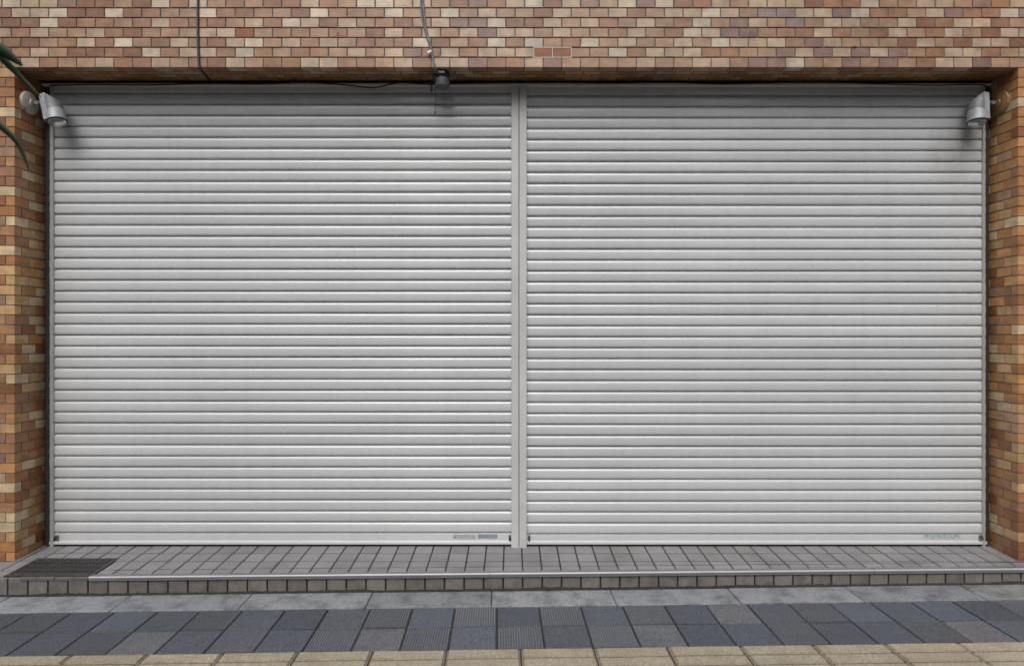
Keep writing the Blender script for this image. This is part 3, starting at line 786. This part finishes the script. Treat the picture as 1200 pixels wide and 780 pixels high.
sp2 = [q - c1[0] for q in smooth_pts([at(492.6, -120, YW), at(493, -20, YW)] + c2)]
MB().tube(sp2, .0042, 8).build('strand', M_CABLE_G, gcab, smooth=True)
# its white clip
p = at(503.3, 61, YW - .008)
tag(MB().box(-.011, .011, -.003, .004, -.005, .006).build('cable_clip', M_WHITE, loc=p, rot=(0, R(-25), 0)), 'small white clip holding the grey cable to the tiles', 'clip')
# loose black cable along the back of the beam
ws = [(58, 98.2), (120, 97.2), (180, 97.6), (247, 95.6), (300, 96.4), (357, 94.6), (400, 97.2), (438, 100.4), (468, 94.8), (500, 96.8), (525, 97)]
cable('loose_cable', [at(x, y + 2.2, 3.462) for x, y in ws], .0042, M_CABLE_K, 'loose black cable sagging under the beam over the shutter beside the drain cover')
ws = [(525, 96.2), (580, 95.2), (650, 94.8), (720, 95.4), (780, 94.6), (845, 96.4), (900, 95.2), (960, 94.4), (1030, 96.2), (1090, 98), (1150, 97.5), (1162, 105)]
cable('loose_cable', [at(x, y + 2.2, 3.462) for x, y in ws], .0038, M_CABLE_K, 'loose black cable under the beam reaching the brass based lamp')
# sensor
sp_ = at(518.5, 84.5, 3.37)
sen = tag(link('ceiling_sensor', None, loc=(sp_.x, 3.37, ZS - .0005)), 'black round sensor fixed under the tiled beam', 'sensor')
flat_sharp(MB().lathe([(.034, -.0), (.038, -.003), (.038, -.030), (.035, -.034), (.035, -.037), (.0, -.037)], 28).build('housing', M_BLACK, sen), 40)
flat_sharp(MB().lathe([(.034, -.037), (.040, -.040), (.0405, -.074), (.038, -.082), (.030, -.087), (.012, -.089), (.0, -.0895)], 28).build('dome', M_CASE, sen), 40)
MB().box(-.016, .016, -.044, -.037, -.022, -.008).build('nameplate', M_CABLE_G, sen)
MB().tube([(-.036, -.006, -.012), (-.05, -.012, -.02), (-.046, -.016, -.06)], .005, 8).build('cable_gland', M_BLACK, sen, smooth=True)
a, b = at(510.3, 97, 3.40), at(509.8, 131, 3.40)
cd = tag(link('pull_cord', None, loc=a), 'thin black pull cord hanging from the sensor before the shutter', 'cord')
MB().tube([(0, 0, 0), (.001, 0, (b.z - a.z) * .5), (b.x - a.x, 0, b.z - a.z)], .0016, 6).build('cord', M_CABLE_K, cd)
MB().lathe([(.0, .004), (.004, 0), (.005, -.012), (.0, -.014)], 10).build('knob', M_BLACK, cd, loc=(b.x - a.x, 0, b.z - a.z))
k_ = at(505.6, 103, 3.40)
tag(MB().lathe([(.0, .022), (.004, .020), (.006, .004), (.007, -.014), (.004, -.022), (.0, -.023)], 10).build('cable_plug', M_BLACK, loc=k_, smooth=True), 'tiny black plug dangling beside the pull cord', 'plug')

# ------------------------------------------------------------------ the plant whose leaves hang into view
def leaf_mat():
    m = Mat('leaf', 0.55, spec=0.2); v = m.coords('Object', rand=True)
    m.color(m.mix(m.noise(v, 9, 3), (0.010, 0.022, 0.009, 1), (0.026, 0.056, 0.018, 1)))
    m.b.inputs['Subsurface Weight'].default_value = 0.0; return m.m
M_LEAF = leaf_mat(); M_STEM = plain('cane', (0.10, 0.085, 0.055, 1), 0.7); M_POT = plain('terracotta', (0.22, 0.10, 0.06, 1), 0.8); M_SOIL = plain('soil', (0.03, 0.022, 0.016, 1), 0.95)
YP = 1.55
pbase = Vector((-1.80, YP, -.106))
plant = tag(link('potted_plant', None, loc=pbase), 'dark green strap leaves of a potted plant drooping before the pillar', 'plant')
flat_sharp(MB().lathe([(.0, 0), (.15, 0), (.19, .34), (.205, .34), (.205, .38), (.18, .38), (.17, .33), (.0, .33)], 28).build('pot', M_POT, plant), 30)
MB().lathe([(.0, .32), (.172, .335), (.0, .345)], 20).build('soil', M_SOIL, plant)
crown = Vector((.05, 0, 1.85))
stem_pts = [(0, 0, .33), (.02, .01, .9), (-.01, 0, 1.4), (.05, 0, 1.85)]
MB().tube(smooth_pts(stem_pts), .022, 8).build('stem', M_STEM, plant, smooth=True)
def leaf(pts, width):
    pts = smooth_pts(pts, 5); n = len(pts); vs = []; fs = []
    for i, p in enumerate(pts):
        t = (pts[min(i + 1, n - 1)] - pts[max(i - 1, 0)]).normalized(); f = i / (n - 1)
        w = width * min(1, f * 6 + .25) * (1 - f ** 2.4) ** .8 + .0006
        side = t.cross(Vector((0, .92, .40))).normalized()
        if side.length < .1: side = Vector((0, 1, 0))
        nrm = side.cross(t)
        vs += [p - side * w, p - nrm * w * .10, p + side * w]
    for i in range(n - 1):
        fs += [(i * 3, i * 3 + 1, i * 3 + 4, i * 3 + 3), (i * 3 + 1, i * 3 + 2, i * 3 + 5, i * 3 + 4)]
    o = link('leaf', mesh('leaf', vs, fs, True, M_LEAF), plant)
    md = o.modifiers.new('thickness', 'SOLIDIFY'); md.thickness = .0008
    return o
def lp(px, py, Y=YP): return at(px, py, Y) - pbase
# the leaves in the picture
leaf([crown, lp(-70, 40), lp(-30, 48), lp(0, 58), lp(14, 67), lp(27, 77)], .0215)
leaf([crown, lp(-70, 30, 1.58), lp(-22, 45, 1.58), lp(6, 72, 1.58), lp(26, 92, 1.58), lp(48, 114, 1.58)], .0120)
leaf([crown, lp(-60, 105, 1.5), lp(-25, 130, 1.5), lp(2, 149, 1.5), lp(20, 166, 1.5), lp(28, 182, 1.5), lp(34, 200, 1.5)], .0095)
pr = random.Random(5)
for k in range(26):
    a = R(95 + pr.uniform(0, 170)); L = pr.uniform(.35, .55); up = pr.uniform(-.05, .25)
    d = Vector((math.cos(a), math.sin(a), 0)); c0 = crown - Vector((0, 0, pr.uniform(0, .18)))
    leaf([c0, c0 + d * L * .35 + Vector((0, 0, up)), c0 + d * L * .75 + Vector((0, 0, up * .7)), c0 + d * L + Vector((0, 0, up * .7 - .22))], pr.uniform(.010, .015))

# ------------------------------------------------------------------ the other side of the street (behind the camera, seen only as reflections)
def office(x0, x1, y, zt, wall_c, label, floors, bays):
    m = plain('render_' + str(int(x0 * 10)), wall_c, 0.85, var=0.15, scale=2)
    root = tag(link('office_building', None, loc=((x0 + x1) / 2, y, -.29)), label, 'building')
    w = (x1 - x0) / 2
    MB().box(-w, w, -2.5, 0, 0, zt).build('wall', m, root)
    MB().box(-w - .1, w + .1, -2.6, .12, zt + .002, zt + .35).build('parapet', m, root)
    gl = plain('window_glass_' + str(int(x0 * 10)), (0.05, 0.06, 0.07, 1), 0.12)
    fh = zt / floors; bw = 2 * w / bays
    for f in range(floors):
        for b in range(bays):
            cx = -w + (b + .5) * bw; z0 = f * fh + .8
            wd = MB().box(cx - bw * .34, cx + bw * .34, .004, .06, z0, z0 + fh * .55).build('window', M_RAIL, root)
            MB().box(cx - bw * .30, cx + bw * .30, .062, .07, z0 + .08, z0 + fh * .55 - .08).build('pane', gl, wd)
office(-13.5, -3.2, -8.5, 8.2, (0.30, 0.29, 0.28, 1), 'long grey rendered office building across the street', 3, 6)
office(-1.3, 4.3, -8.2, 7.2, (0.34, 0.31, 0.27, 1), 'narrow beige building across the street', 2, 2)
office(6.9, 16.0, -8.6, 8.8, (0.33, 0.33, 0.34, 1), 'pale office building across the street beyond a gap', 3, 6)
